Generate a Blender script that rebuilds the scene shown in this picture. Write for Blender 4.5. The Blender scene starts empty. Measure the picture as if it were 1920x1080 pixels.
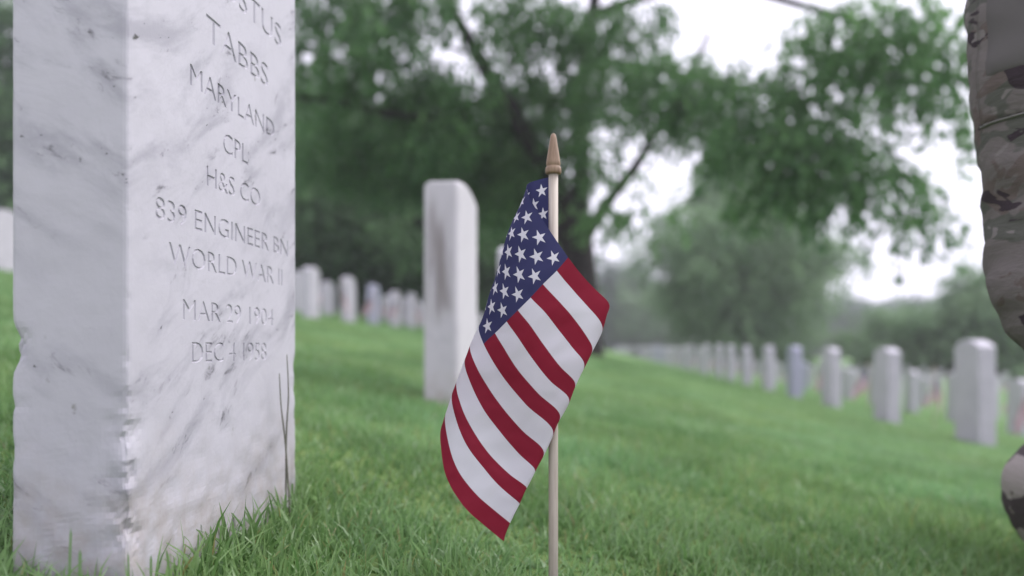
import bpy, bmesh, math, random
import numpy as np
from mathutils import Vector, Matrix, noise as mnoise

random.seed(7)
rng = np.random.default_rng(11)
S = bpy.context.scene
COL = S.collection
R = math.radians

# ------------------------------------------------------------------ camera, sky, sun, exposure
F = 1430.0                      # focal length in pixels of the 1920 px frame
HOR = 650.0                     # row of the horizon
cam_d = bpy.data.cameras.new('camera')
cam = bpy.data.objects.new('camera', cam_d)
COL.objects.link(cam)
cam.location = (0, 0, 0)
cam.rotation_euler = (R(90), 0, 0)
cam_d.sensor_width = 36
cam_d.lens = 36 * F / 1920
cam_d.shift_y = (HOR - 540) / 1920
cam_d.clip_start = 0.02
cam_d.clip_end = 900
cam_d.dof.use_dof = True
cam_d.dof.focus_distance = 0.70
cam_d.dof.aperture_fstop = 2.55
cam_d.dof.aperture_blades = 0
S.camera = cam

SUN_EL, SUN_AZ = 50, 76        # azimuth clockwise from +Y (the view direction)
w = bpy.data.worlds.new('World')
S.world = w
w.use_nodes = True
nt = w.node_tree
nt.nodes.clear()
sky = nt.nodes.new('ShaderNodeTexSky')
sky.sky_type = 'NISHITA'
sky.sun_disc = False
sky.sun_elevation = R(SUN_EL)
sky.sun_rotation = R(SUN_AZ)
sky.air_density = 1.0
sky.dust_density = 6.0
hs = nt.nodes.new('ShaderNodeHueSaturation')
hs.inputs['Saturation'].default_value = 0.12
mixw = nt.nodes.new('ShaderNodeMix')
mixw.data_type = 'RGBA'
mixw.inputs[0].default_value = 0.86
mixw.inputs[7].default_value = (8.45, 8.20, 9.7, 1)      # the even overcast deck
bg = nt.nodes.new('ShaderNodeBackground')
bg.inputs['Strength'].default_value = 0.098
ow = nt.nodes.new('ShaderNodeOutputWorld')
nt.links.new(sky.outputs[0], hs.inputs['Color'])
nt.links.new(hs.outputs[0], mixw.inputs[6])
nt.links.new(mixw.outputs[2], bg.inputs['Color'])
nt.links.new(bg.outputs[0], ow.inputs['Surface'])

sd = bpy.data.lights.new('sun', 'SUN')
sd.energy = 1.5
sd.angle = R(50)
sd.color = (1.0, 0.965, 0.955)
sun = bpy.data.objects.new('sun', sd)
COL.objects.link(sun)
sv = Vector((math.sin(R(SUN_AZ)) * math.cos(R(SUN_EL)), math.cos(R(SUN_AZ)) * math.cos(R(SUN_EL)), math.sin(R(SUN_EL))))
sun.rotation_euler = sv.to_track_quat('Z', 'Y').to_euler()
sun.location = sv * 40

S.view_settings.view_transform = 'Standard'
S.view_settings.look = 'None'
S.view_settings.gamma = 1
S.view_settings.exposure = 1.05
S.view_settings.use_curve_mapping = False
S.render.engine = 'CYCLES'
S.cycles.use_denoising = True
S.cycles.max_bounces = 12
S.cycles.diffuse_bounces = 7
S.cycles.transmission_bounces = 9
S.cycles.transparent_max_bounces = 6
S.cycles.volume_bounces = 0
S.cycles.caustics_reflective = False
S.cycles.caustics_refractive = False

# ------------------------------------------------------------------ layout helpers
YAW = math.asin(0.1115)
CU, SU = math.cos(YAW), math.sin(YAW)        # the rows of graves run along (SU, CU)


def P(px, py, z):
    """a point at distance z that the photograph shows at (px, py)"""
    return Vector(((px - 960) / F * z, z, (HOR - py) / F * z))


def g_of_u(u):
    v = np.asarray(u, dtype=float) + 0.36
    hi = 5.6 + 3.0 * (1 - np.exp(-np.maximum(v - 5.6, 0) / 3.0))
    lo = -6.6 - 1.5 * (1 - np.exp(-np.maximum(-6.6 - v, 0) / 1.5))
    vv = np.where(v > 5.6, hi, np.where(v < -6.6, lo, v))
    return -(0.171 + 0.165 * vv)


def ground(x, y):
    x = np.asarray(x, float)
    y = np.asarray(y, float)
    u = x * CU - y * SU
    wob = 0.006 * np.sin(x * 3.1 + 1.3) * np.sin(y * 2.3 + .4) * np.clip((y - 1.0) / 2, 0, 1)
    dip = -.030 * np.exp(-(np.maximum(y, 0) / 1.15) ** 4)       # the turf sinks a little round the near stone
    return g_of_u(u) + wob + dip


def g1(x, y):
    return float(ground(x, y))


def row_pt(u, y):
    """point on row u at depth y"""
    return (u + SU * y) / CU


# ------------------------------------------------------------------ object helpers
def mesh_obj(name, verts, faces, mat=None, parent=None, smooth=False):
    me = bpy.data.meshes.new(name)
    me.from_pydata([tuple(v) for v in verts], [], faces)
    if mat:
        me.materials.append(mat)
    if smooth:
        me.polygons.foreach_set('use_smooth', [True] * len(me.polygons))
    me.update()
    o = bpy.data.objects.new(name, me)
    COL.objects.link(o)
    if parent:
        o.parent = parent
    return o


def np_mesh(name, V, loops, starts, totals, mat, parent=None, col=None, smooth=False):
    me = bpy.data.meshes.new(name)
    me.vertices.add(len(V))
    me.vertices.foreach_set('co', np.asarray(V, np.float32).ravel())
    me.loops.add(len(loops))
    me.loops.foreach_set('vertex_index', np.asarray(loops, np.int32))
    me.polygons.add(len(starts))
    me.polygons.foreach_set('loop_start', np.asarray(starts, np.int32))
    me.polygons.foreach_set('loop_total', np.asarray(totals, np.int32))
    if smooth:
        me.polygons.foreach_set('use_smooth', np.ones(len(starts), bool))
    me.update(calc_edges=True)
    if col is not None:
        a = me.attributes.new('tone', 'FLOAT', 'POINT')
        a.data.foreach_set('value', np.asarray(col, np.float32))
    me.materials.append(mat)
    o = bpy.data.objects.new(name, me)
    COL.objects.link(o)
    if parent:
        o.parent = parent
    return o


def tag(o, label=None, cat=None, group=None, kind=None):
    if label:
        o['label'] = label
    if cat:
        o['category'] = cat
    if group:
        o['group'] = group
    if kind:
        o['kind'] = kind
    return o


def empty(name, loc, rz=0):
    o = bpy.data.objects.new(name, None)
    COL.objects.link(o)
    o.empty_display_size = 0.1
    o.location = loc
    o.rotation_euler = (0, 0, rz)
    return o


def tube(pts, rad, n=8, cap=True):
    """verts, faces of a tube through pts"""
    V, Fc = [], []
    pts = [Vector(p) for p in pts]
    up = None
    for i, p in enumerate(pts):
        a = pts[max(i - 1, 0)]
        b = pts[min(i + 1, len(pts) - 1)]
        t = (b - a).normalized()
        if up is None:
            up = t.orthogonal().normalized()
        s = t.cross(up)
        if s.length < 1e-5:
            s = t.orthogonal()
        s.normalize()
        up = s.cross(t).normalized()
        for k in range(n):
            an = 2 * math.pi * k / n
            V.append(p + (s * math.cos(an) + up * math.sin(an)) * rad[i])
    for i in range(len(pts) - 1):
        for k in range(n):
            k2 = (k + 1) % n
            Fc.append((i * n + k, i * n + k2, (i + 1) * n + k2, (i + 1) * n + k))
    if cap:
        Fc.append(tuple(range(n))[::-1])
        Fc.append(tuple((len(pts) - 1) * n + k for k in range(n)))
    return V, Fc


def smooth_path(pts, rads, m=5):
    """Catmull-Rom resample"""
    pts = [Vector(p) for p in pts]
    out, ro = [], []
    for i in range(len(pts) - 1):
        p0 = pts[max(i - 1, 0)]
        p1, p2 = pts[i], pts[i + 1]
        p3 = pts[min(i + 2, len(pts) - 1)]
        for k in range(m):
            t = k / m
            out.append(0.5 * ((2 * p1) + (p2 - p0) * t + (2 * p0 - 5 * p1 + 4 * p2 - p3) * t * t + (3 * p1 - p0 - 3 * p2 + p3) * t ** 3))
            ro.append(rads[i] * (1 - t) + rads[i + 1] * t)
    out.append(pts[-1])
    ro.append(rads[-1])
    return out, ro


def lathe(profile, n=20):
    V, Fc = [], []
    for (r, z) in profile:
        for k in range(n):
            a = 2 * math.pi * k / n
            V.append((r * math.cos(a), r * math.sin(a), z))
    for i in range(len(profile) - 1):
        for k in range(n):
            k2 = (k + 1) % n
            Fc.append((i * n + k, i * n + k2, (i + 1) * n + k2, (i + 1) * n + k))
    Fc.append(tuple(range(n))[::-1])
    Fc.append(tuple((len(profile) - 1) * n + k for k in range(n)))
    return V, Fc


def copy_tree(o, parent=None):
    c = o.copy()
    COL.objects.link(c)
    c.parent = parent
    for ch in list(o.children):
        copy_tree(ch, c)
    return c


# ------------------------------------------------------------------ materials
class NB:
    """small node builder"""

    def __init__(self, name):
        self.m = bpy.data.materials.new(name)
        self.m.use_nodes = True
        self.t = self.m.node_tree
        self.t.nodes.clear()
        self.out = self.t.nodes.new('ShaderNodeOutputMaterial')

    def n(self, typ, **kw):
        nd = self.t.nodes.new(typ)
        for k, v in kw.items():
            setattr(nd, k, v)
        return nd

    def put(self, sock, v):
        if isinstance(v, bpy.types.NodeSocket):
            self.t.links.new(v, sock)
        elif v is not None:
            if isinstance(v, (tuple, list)) and len(v) == 3 and sock.type == 'RGBA':
                v = (*v, 1)
            sock.default_value = v

    def math(self, op, a, b=0.0, c=None, clamp=False):
        nd = self.n('ShaderNodeMath', operation=op, use_clamp=clamp)
        self.put(nd.inputs[0], a)
        self.put(nd.inputs[1], b)
        if c is not None:
            self.put(nd.inputs[2], c)
        return nd.outputs[0]

    def mix(self, f, a, b, mode='MIX'):
        nd = self.n('ShaderNodeMix', data_type='RGBA', blend_type=mode)
        self.put(nd.inputs[0], f)
        self.put(nd.inputs[6], a)
        self.put(nd.inputs[7], b)
        return nd.outputs[2]

    def noise(self, vec, scale, detail=4, rough=0.55, dist=0.0):
        nd = self.n('ShaderNodeTexNoise')
        self.put(nd.inputs['Vector'], vec)
        nd.inputs['Scale'].default_value = scale
        nd.inputs['Detail'].default_value = detail
        nd.inputs['Roughness'].default_value = rough
        nd.inputs['Distortion'].default_value = dist
        return nd.outputs['Fac']

    def ramp(self, f, lo, hi, smooth=True):
        nd = self.n('ShaderNodeMapRange', interpolation_type='SMOOTHSTEP' if smooth else 'LINEAR')
        nd.clamp = True
        self.put(nd.inputs[0], f)
        nd.inputs[1].default_value = lo
        nd.inputs[2].default_value = hi
        return nd.outputs[0]

    def coords(self, which='Object'):
        return self.n('ShaderNodeTexCoord').outputs[which]

    def mapping(self, vec, loc=(0, 0, 0), rot=(0, 0, 0), scale=(1, 1, 1)):
        nd = self.n('ShaderNodeMapping')
        self.put(nd.inputs[0], vec)
        nd.inputs[1].default_value = loc
        nd.inputs[2].default_value = rot
        nd.inputs[3].default_value = scale
        return nd.outputs[0]

    def bump(self, h, strength=0.3, dist=0.002):
        nd = self.n('ShaderNodeBump')
        nd.inputs['Strength'].default_value = strength
        nd.inputs['Distance'].default_value = dist
        self.put(nd.inputs['Height'], h)
        return nd.outputs[0]

    def principled(self, color, rough=0.7, spec=0.3, normal=None):
        nd = self.n('ShaderNodeBsdfPrincipled')
        self.put(nd.inputs['Base Color'], color)
        self.put(nd.inputs['Roughness'], rough)
        nd.inputs['Specular IOR Level'].default_value = spec
        if normal is not None:
            self.put(nd.inputs['Normal'], normal)
        return nd.outputs[0]

    def leafy(self, color, trans=0.35, rough=0.6, spec=0.25, tcol=None):
        a = self.principled(color, rough, spec)
        b = self.n('ShaderNodeBsdfTranslucent')
        self.put(b.inputs[0], tcol if tcol is not None else color)
        mx = self.n('ShaderNodeMixShader')
        mx.inputs[0].default_value = trans
        self.t.links.new(a, mx.inputs[1])
        self.t.links.new(b.outputs[0], mx.inputs[2])
        return mx.outputs[0]

    def done(self, sh):
        self.t.links.new(sh, self.out.inputs['Surface'])
        return self.m

    def attr(self, name):
        return self.n('ShaderNodeAttribute', attribute_name=name).outputs['Fac']

    def sep(self, vec):
        nd = self.n('ShaderNodeSeparateXYZ')
        self.put(nd.inputs[0], vec)
        return nd.outputs


def simple(name, col, rough=0.7, spec=0.3):
    b = NB(name)
    return b.done(b.principled(col, rough, spec))


def marble(name, veins=1.0, base=(0.74, 0.72, 0.735), stain=None, soil_z=None, seed=0.0):
    b = NB(name)
    co = b.coords()
    # tilted beds: the grey smudges run down across the side face and up across the inscribed face
    nv = Vector((.6, -.75, 1)).normalized()
    e1 = Vector((1, 0, -.6)).normalized()
    e2 = nv.cross(e1)

    def dot(v):
        nd = b.n('ShaderNodeVectorMath', operation='DOT_PRODUCT')
        b.put(nd.inputs[0], co)
        nd.inputs[1].default_value = v
        return nd.outputs['Value']
    q, r1, r2 = dot(nv), dot(e1), dot(e2)

    def bed(fn, ft, o):
        nd = b.n('ShaderNodeCombineXYZ')
        b.put(nd.inputs[0], b.math('MULTIPLY_ADD', q, fn, o + seed))
        b.put(nd.inputs[1], b.math('MULTIPLY_ADD', r1, ft, o * 1.7 + seed))
        b.put(nd.inputs[2], b.math('MULTIPLY_ADD', r2, ft, o * .6))
        return nd.outputs[0]
    broad = b.ramp(b.noise(bed(26, 8, 0), 1, 5, .62, .5), .44, .66)
    region = b.ramp(b.noise(bed(9, 5, 4.2), 1, 3, .5), .34, .54)
    core = b.ramp(b.noise(bed(75, 24, 9.1), 1, 5, .66, .6), .56, .74)
    fleck = b.ramp(b.noise(bed(170, 95, 2.5), 1, 3, .6), .64, .74)
    hair = b.math('SUBTRACT', 1, b.ramp(b.math('ABSOLUTE', b.math('SUBTRACT', b.noise(bed(30, 9, 6.6), 1, 6, .62, .7), .5)), 0, .022))
    cloud = b.noise(co, 6, 5, .6)
    c = b.mix(b.ramp(cloud, .3, .75), base, tuple(x * .9 for x in base))
    A = b.math('MULTIPLY', broad, region)
    c = b.mix(b.math('MULTIPLY', A, .62 * veins, clamp=True), c, (.30, .295, .33))
    c = b.mix(b.math('MULTIPLY', b.math('MULTIPLY', hair, region), .10 * veins, clamp=True), c, (.30, .29, .32))
    B = b.math('MULTIPLY', core, b.ramp(A, .06, .42))
    c = b.mix(b.math('MULTIPLY', B, .75 * veins, clamp=True), c, (.13, .125, .14))
    c = b.mix(b.math('MULTIPLY', b.math('MULTIPLY', fleck, b.ramp(A, .2, .7)), .85 * veins, clamp=True), c, (.06, .06, .055))
    lich = b.math('MULTIPLY', b.ramp(b.noise(co, 60, 3, .6), .68, .76), b.ramp(b.noise(co, 9, 2), .56, .66))
    c = b.mix(b.math('MULTIPLY', lich, .6 * veins, clamp=True), c, (.12, .12, .085))
    if soil_z is not None:      # rain-splashed soil and mower marks on the lowest hand's breadth
        xyz = b.sep(b.coords())
        s = b.math('SUBTRACT', 1, b.ramp(b.math('ADD', xyz[2], b.math('MULTIPLY', b.math('SUBTRACT', b.noise(b.coords(), 13, 5, .65), .5), -.16)), soil_z - .03, soil_z + .09))
        s = b.math('MULTIPLY', s, b.ramp(b.noise(b.coords(), 40, 4, .7), .2, .75))
        c = b.mix(b.math('MULTIPLY', s, .62), c, (.25, .205, .155))
    if stain:                   # dark weathering streak on one face
        xyz = b.sep(b.coords())
        nz = b.noise(b.mapping(b.coords(), scale=(30, 30, 3.2)), 1.3, 3, .5, .2)
        wob = b.math('MULTIPLY', b.math('SUBTRACT', b.noise(b.mapping(b.coords(), scale=(45, 45, 6)), 1, 3), .5), .22)
        zz = b.math('ADD', xyz[2], wob)
        zf = b.math('MULTIPLY', b.ramp(zz, stain[0] - .03, stain[0] + .07), b.math('SUBTRACT', 1, b.ramp(zz, stain[1] - .16, stain[1] + .02)))
        f = b.math('MULTIPLY', zf, b.ramp(nz, .22, .62))
        ends = b.math('MULTIPLY', b.ramp(xyz[0], -.050, -.026), b.math('SUBTRACT', 1, b.ramp(xyz[0], .020, .046)))
        f = b.math('MULTIPLY', f, ends)
        f = b.math('MULTIPLY', f, b.math('LESS_THAN', xyz[1], -.150))
        c = b.mix(b.math('MULTIPLY', f, .9, clamp=True), c, (.20, .18, .18))
    fine = b.noise(co, 160, 3, .6)
    mid = b.noise(co, 28, 4, .6)
    h = b.math('ADD', b.math('MULTIPLY', fine, .35), mid)
    return b.done(b.principled(c, .62, .35, b.bump(h, .22, .0025)))


def grass_mat(name, dark, light, dry=(.34, .31, .13), trans=.35):
    b = NB(name)
    t = b.attr('tone')
    c = b.mix(b.ramp(t, 0, .55, False), dark, light)
    c = b.mix(b.ramp(t, .9, .95), c, dry)
    pos = b.n('ShaderNodeNewGeometry').outputs['Position']
    patch = b.noise(pos, 1.1, 3)
    c = b.mix(b.math('MULTIPLY', b.ramp(patch, .35, .65), .5), c, tuple(x * y for x, y in zip(light, (.80, 1.0, 1.25))))
    c = b.mix(b.math('MULTIPLY', b.ramp(b.noise(pos, 3.2, 3), .42, .62), .45), c, tuple(x * .8 for x in dark))
    # the mower's lanes run with the rows
    lane = b.math('SINE', b.math('MULTIPLY', b.math('SUBTRACT', b.math('MULTIPLY', b.sep(pos)[0], CU), b.math('MULTIPLY', b.sep(pos)[1], SU)), 5.2))
    c = b.mix(b.math('MULTIPLY', b.ramp(lane, -.5, .6), .22), c, tuple(x * .85 for x in dark))
    return b.done(b.leafy(c, trans, .36, .7))


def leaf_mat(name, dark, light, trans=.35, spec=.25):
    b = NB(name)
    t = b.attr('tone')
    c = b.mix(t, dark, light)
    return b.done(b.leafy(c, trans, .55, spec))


def bark_mat(name, a, c2):
    b = NB(name)
    co = b.coords()
    n1 = b.noise(b.mapping(co, scale=(6, 6, 1.2)), 2.2, 6, .65)
    c = b.mix(b.ramp(n1, .3, .7), a, c2)
    return b.done(b.principled(c, .9, .15, b.bump(n1, .6, .05)))


def cloth_mat(name):
    """13 stripes and 50 stars from the cloth's own UV (u along the fly, v from the top edge down)"""
    b = NB(name)
    uv = b.n('ShaderNodeUVMap', uv_map='UVMap').outputs[0]
    x, y, _ = b.sep(uv)
    stripe = b.math('MODULO', b.math('FLOOR', b.math('MULTIPLY', y, 13.0)), 2.0)
    red, white, blue = (.235, .014, .034), (.67, .655, .71), (.042, .044, .120)
    c = b.mix(stripe, red, white)
    CX, CY = .40, 7 / 13
    can = b.math('MULTIPLY', b.math('LESS_THAN', x, CX), b.math('LESS_THAN', y, CY))
    c = b.mix(can, c, blue)
    total = None
    for (ox, oy, nx, ny) in ((1, 1, 6, 5), (2, 2, 5, 4)):
        gx = b.math('DIVIDE', b.math('SUBTRACT', b.math('DIVIDE', x, CX / 12), ox), 2.0)
        gy = b.math('DIVIDE', b.math('SUBTRACT', b.math('DIVIDE', y, CY / 10), oy), 2.0)
        ix, iy = b.math('ROUND', gx), b.math('ROUND', gy)
        ok = None
        for (i, n_) in ((ix, nx), (iy, ny)):
            k = b.math('MULTIPLY', b.math('GREATER_THAN', i, -.5), b.math('LESS_THAN', i, n_ - .5))
            ok = k if ok is None else b.math('MULTIPLY', ok, k)
        lx = b.math('MULTIPLY', b.math('SUBTRACT', gx, ix), 2 * CX / 12 * FLY)
        ly = b.math('MULTIPLY', b.math('SUBTRACT', gy, iy), -2 * CY / 10 * HOIST)
        rr = b.math('SQRT', b.math('ADD', b.math('MULTIPLY', lx, lx), b.math('MULTIPLY', ly, ly)))
        an = b.math('ARCTAN2', lx, ly)
        seg = 2 * math.pi / 5
        fo = b.math('SUBTRACT', an, b.math('MULTIPLY', b.math('ROUND', b.math('DIVIDE', an, seg)), seg))
        qx = b.math('MULTIPLY', rr, b.math('COSINE', fo))
        qy = b.math('MULTIPLY', rr, b.math('ABSOLUTE', b.math('SINE', fo)))
        SR = .0066
        e = b.math('ADD', b.math('MULTIPLY', b.math('SUBTRACT', qx, SR), .2245), b.math('MULTIPLY', qy, .691))
        st = b.math('MULTIPLY', b.math('LESS_THAN', e, 0), ok)
        total = st if total is None else b.math('MAXIMUM', total, st)
    c = b.mix(b.math('MULTIPLY', total, can), c, white)
    wv = b.n('ShaderNodeTexWave', wave_type='BANDS', bands_direction='X')
    b.put(wv.inputs['Vector'], uv)
    wv.inputs['Scale'].default_value = 110
    wv2 = b.n('ShaderNodeTexWave', wave_type='BANDS', bands_direction='Y')
    b.put(wv2.inputs['Vector'], uv)
    wv2.inputs['Scale'].default_value = 80
    weave = b.math('ADD', wv.outputs['Fac'], wv2.outputs['Fac'])
    crk = b.noise(b.mapping(uv, scale=(1.5, 1, 1)), 9, 4, .55)
    nrm = b.bump(b.math('ADD', b.math('MULTIPLY', weave, .10), crk), .35, .0026)
    a = b.principled(c, .75, .2, nrm)
    tr = b.n('ShaderNodeBsdfTranslucent')
    b.put(tr.inputs[0], c)
    mx = b.n('ShaderNodeMixShader')
    mx.inputs[0].default_value = .34
    b.t.links.new(a, mx.inputs[1])
    b.t.links.new(tr.outputs[0], mx.inputs[2])
    return b.done(mx.outputs[0])


def wood_mat(name, a, c2):
    b = NB(name)
    n1 = b.noise(b.mapping(b.coords(), scale=(260, 260, 14)), 1.0, 5, .6)
    c = b.mix(b.ramp(n1, .3, .7), a, c2)
    return b.done(b.principled(c, .55, .35, b.bump(n1, .15, .001)))


def camo_mat(name, scale=1.0, off=0.0, gain=.85):
    b = NB(name)
    co = b.mapping(b.coords(), loc=(off, off, off), scale=(1, 1, 1.75))
    tan, green, brown, dark, cream = (.150, .133, .128), (.095, .096, .083), (.105, .085, .078), (.038, .029, .034), (.185, .168, .162)
    tan, green, cream = (tuple(q * gain for q in k) for k in (tan, green, cream))
    if gain > 1:
        green = tan
    c = b.mix(b.ramp(b.noise(co, 8 * scale, 3, .55, .6), .49, .515), tan, green)
    c = b.mix(b.ramp(b.noise(b.mapping(co, loc=(3, 1, 2)), 10 * scale, 3, .55, .8), .56, .58), c, brown)
    c = b.mix(b.ramp(b.noise(b.mapping(co, loc=(7, 5, 2)), (17 if gain < 1 else 9) * scale, 3, .5, .9), *((.60, .625) if gain < 1 else (.50, .512))), c, dark if gain < 1 else (.078, .062, .068))
    c = b.mix(b.ramp(b.noise(b.mapping(co, loc=(1, 9, 4)), 15 * scale, 3, .55, .9), .645, .66), c, cream)
    wv = b.noise(b.coords(), 650, 2)
    cr = b.noise(b.mapping(b.coords(), scale=(1, 1, 2.5)), 22, 4, .6, .5)
    return b.done(b.principled(c, .85, .15, b.bump(b.math('ADD', b.math('MULTIPLY', wv, .08), cr), .45, .008)))


HOIST, FLY = 0.206, 0.309

M = {}
M['ground'] = None
b = NB('lawn_soil')
pos = b.n('ShaderNodeNewGeometry').outputs['Position']
n1 = b.noise(pos, 3.0, 5)
near = b.ramp(b.sep(pos)[1], 4, 14)
soil = b.mix(n1, (.090, .140, .045), (.130, .195, .065))
lane = b.math('SINE', b.math('MULTIPLY', b.math('SUBTRACT', b.math('MULTIPLY', b.sep(pos)[0], CU), b.math('MULTIPLY', b.sep(pos)[1], SU)), 5.2))
turf = b.mix(b.ramp(b.noise(pos, .9, 4), .3, .7), (.130, .230, .085), (.185, .300, .120))
turf = b.mix(b.math('MULTIPLY', b.ramp(lane, -.5, .6), .3), turf, (.080, .165, .045))
M['ground'] = b.done(b.principled(b.mix(near, soil, turf), .9, .1))
M['grass'] = grass_mat('grass_blades', (.105, .212, .060), (.265, .410, .165), trans=.52)
M['dry'] = simple('dry_stem', (.16, .16, .125), .8)
M['marble_main'] = marble('veined_marble', 1.45, (.445, .435, .475), soil_z=-.155, seed=2.9)
M['marble_far'] = marble('white_marble', .5, (.46, .445, .49), seed=3.0)
M['marble_blue'] = marble('cool_grey_marble', .5, (.36, .36, .46), seed=5.0)
M['marble_stained'] = marble('stained_marble', .3, (.49, .475, .50), stain=(.235, .60), soil_z=.03, seed=0.0)
M['cloth'] = cloth_mat('flag_cloth')
M['dowel'] = wood_mat('pale_dowel_wood', (.36, .31, .262), (.45, .40, .345))
M['finial'] = wood_mat('tan_turned_wood', (.175, .115, .075), (.27, .185, .125))
M['bark'] = bark_mat('dark_bark', (.016, .014, .014), (.040, .036, .034))
M['leaf_main'] = leaf_mat('oak_leaves', (.054, .130, .052), (.155, .295, .108), .5)
M['leaf_dark'] = leaf_mat('dark_leaves', (.042, .090, .046), (.175, .300, .135), .45)
M['leaf_pale'] = leaf_mat('pale_leaves', (.16, .26, .15), (.27, .39, .22), .48)  # part of the distance haze is mixed into this leaf colour
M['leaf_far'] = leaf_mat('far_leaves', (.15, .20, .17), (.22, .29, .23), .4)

# ------------------------------------------------------------------ ground
xs = np.unique(np.round(np.concatenate([np.linspace(-4, 4, 81), np.linspace(-12, 14, 90), np.linspace(-40, 60, 60), np.linspace(-150, 170, 40)]), 3))
ys = np.unique(np.round(np.concatenate([np.linspace(-3, 6, 91), np.linspace(6, 30, 60), np.linspace(30, 210, 50)]), 3))
GX, GY = np.meshgrid(xs, ys)
GZ = ground(GX, GY)
V = np.stack([GX, GY, GZ], -1).reshape(-1, 3)
nx_, ny_ = len(xs), len(ys)
ii, jj = np.meshgrid(np.arange(nx_ - 1), np.arange(ny_ - 1))
a0 = (jj * nx_ + ii).ravel()
Q = np.stack([a0, a0 + 1, a0 + 1 + nx_, a0 + nx_], -1)
o = np_mesh('ground', V, Q.ravel(), np.arange(len(Q)) * 4, np.full(len(Q), 4), M['ground'], smooth=True)
tag(o, kind='structure')

# ------------------------------------------------------------------ air
def box_mesh(x0, x1, y0, y1, z0, z1):
    v = [(x, y, z) for z in (z0, z1) for y in (y0, y1) for x in (x0, x1)]
    f = [(0, 2, 3, 1), (4, 5, 7, 6), (0, 1, 5, 4), (2, 6, 7, 3), (0, 4, 6, 2), (1, 3, 7, 5)]
    return v, f


hm = bpy.data.materials.new('damp_air')
hm.use_nodes = True
hm.node_tree.nodes.clear()
ho = hm.node_tree.nodes.new('ShaderNodeOutputMaterial')
hv = hm.node_tree.nodes.new('ShaderNodeVolumePrincipled')
hv.inputs['Color'].default_value = (.93, .93, .97, 1)
hv.inputs['Density'].default_value = 0.0015
hm.node_tree.links.new(hv.outputs[0], ho.inputs['Volume'])
v, f = box_mesh(-158, 178, -9, 218, -4.2, 27.0)
tag(mesh_obj('haze', v, f, hm), kind='stuff')

# ------------------------------------------------------------------ headstones
def slab(W=.33, T=.10, H=.635, rise=.045, below=.12, seg=10, r=.008, nz=8):
    """upright marble slab: origin at ground level in the middle of the base, width along Y, face towards +X,
    shallow arched top and eased edges"""
    prof = []
    hw = W / 2
    zs = [-below] + [(-below) + (H - rise + below) * k / nz for k in range(1, nz + 1)]
    for z in zs:
        prof.append((hw, z))
    for k in range(1, seg):
        t = k / seg
        y = hw - W * t
        prof.append((y, H - rise + rise * (1 - (2 * t - 1) ** 2) ** .8))
    for z in reversed(zs):
        prof.append((-hw, z))
    n = len(prof)
    # rings from back face to front face with eased edge
    rings = [(-T / 2, r), (-T / 2 + r * .35, r * .3), (-T / 2 + r, 0), (T / 2 - r, 0), (T / 2 - r * .35, r * .3), (T / 2, r)]
    V, Fc = [], []
    for (x, ins) in rings:
        for (y, z) in prof:
            yy = y - math.copysign(ins, y) * min(1, abs(y) / .02) if abs(y) > 1e-6 else y
            zz = z - ins if z > H - rise - .001 else z
            V.append((x, yy, zz))
    for i in range(len(rings) - 1):
        for k in range(n):
            k2 = (k + 1) % n
            Fc.append((i * n + k, i * n + k2, (i + 1) * n + k2, (i + 1) * n + k))
    Fc.append(tuple(range(n))[::-1])
    Fc.append(tuple((len(rings) - 1) * n + k for k in range(n)))
    return V, Fc


def orient(me):
    bm = bmesh.new()
    bm.from_mesh(me)
    bmesh.ops.recalc_face_normals(bm, faces=bm.faces)
    bm.to_mesh(me)
    bm.free()


def slab_object(mat, **kw):
    V, Fc = slab(**kw)
    o = mesh_obj('headstone', V, Fc, mat)
    orient(o.data)
    return o


# --- the near stone: dense slab with worn edges and a carved inscription
C0 = Vector((-.296, .588, 0))                    # near corner of the inscribed face
DW = Vector((SU, CU, 0))                         # along the inscribed face
DN = Vector((CU, -SU, 0))                        # out of the inscribed face
W1, T1 = .330, .0985
ZB, ZT, RISE = -.34, .47, .05


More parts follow.
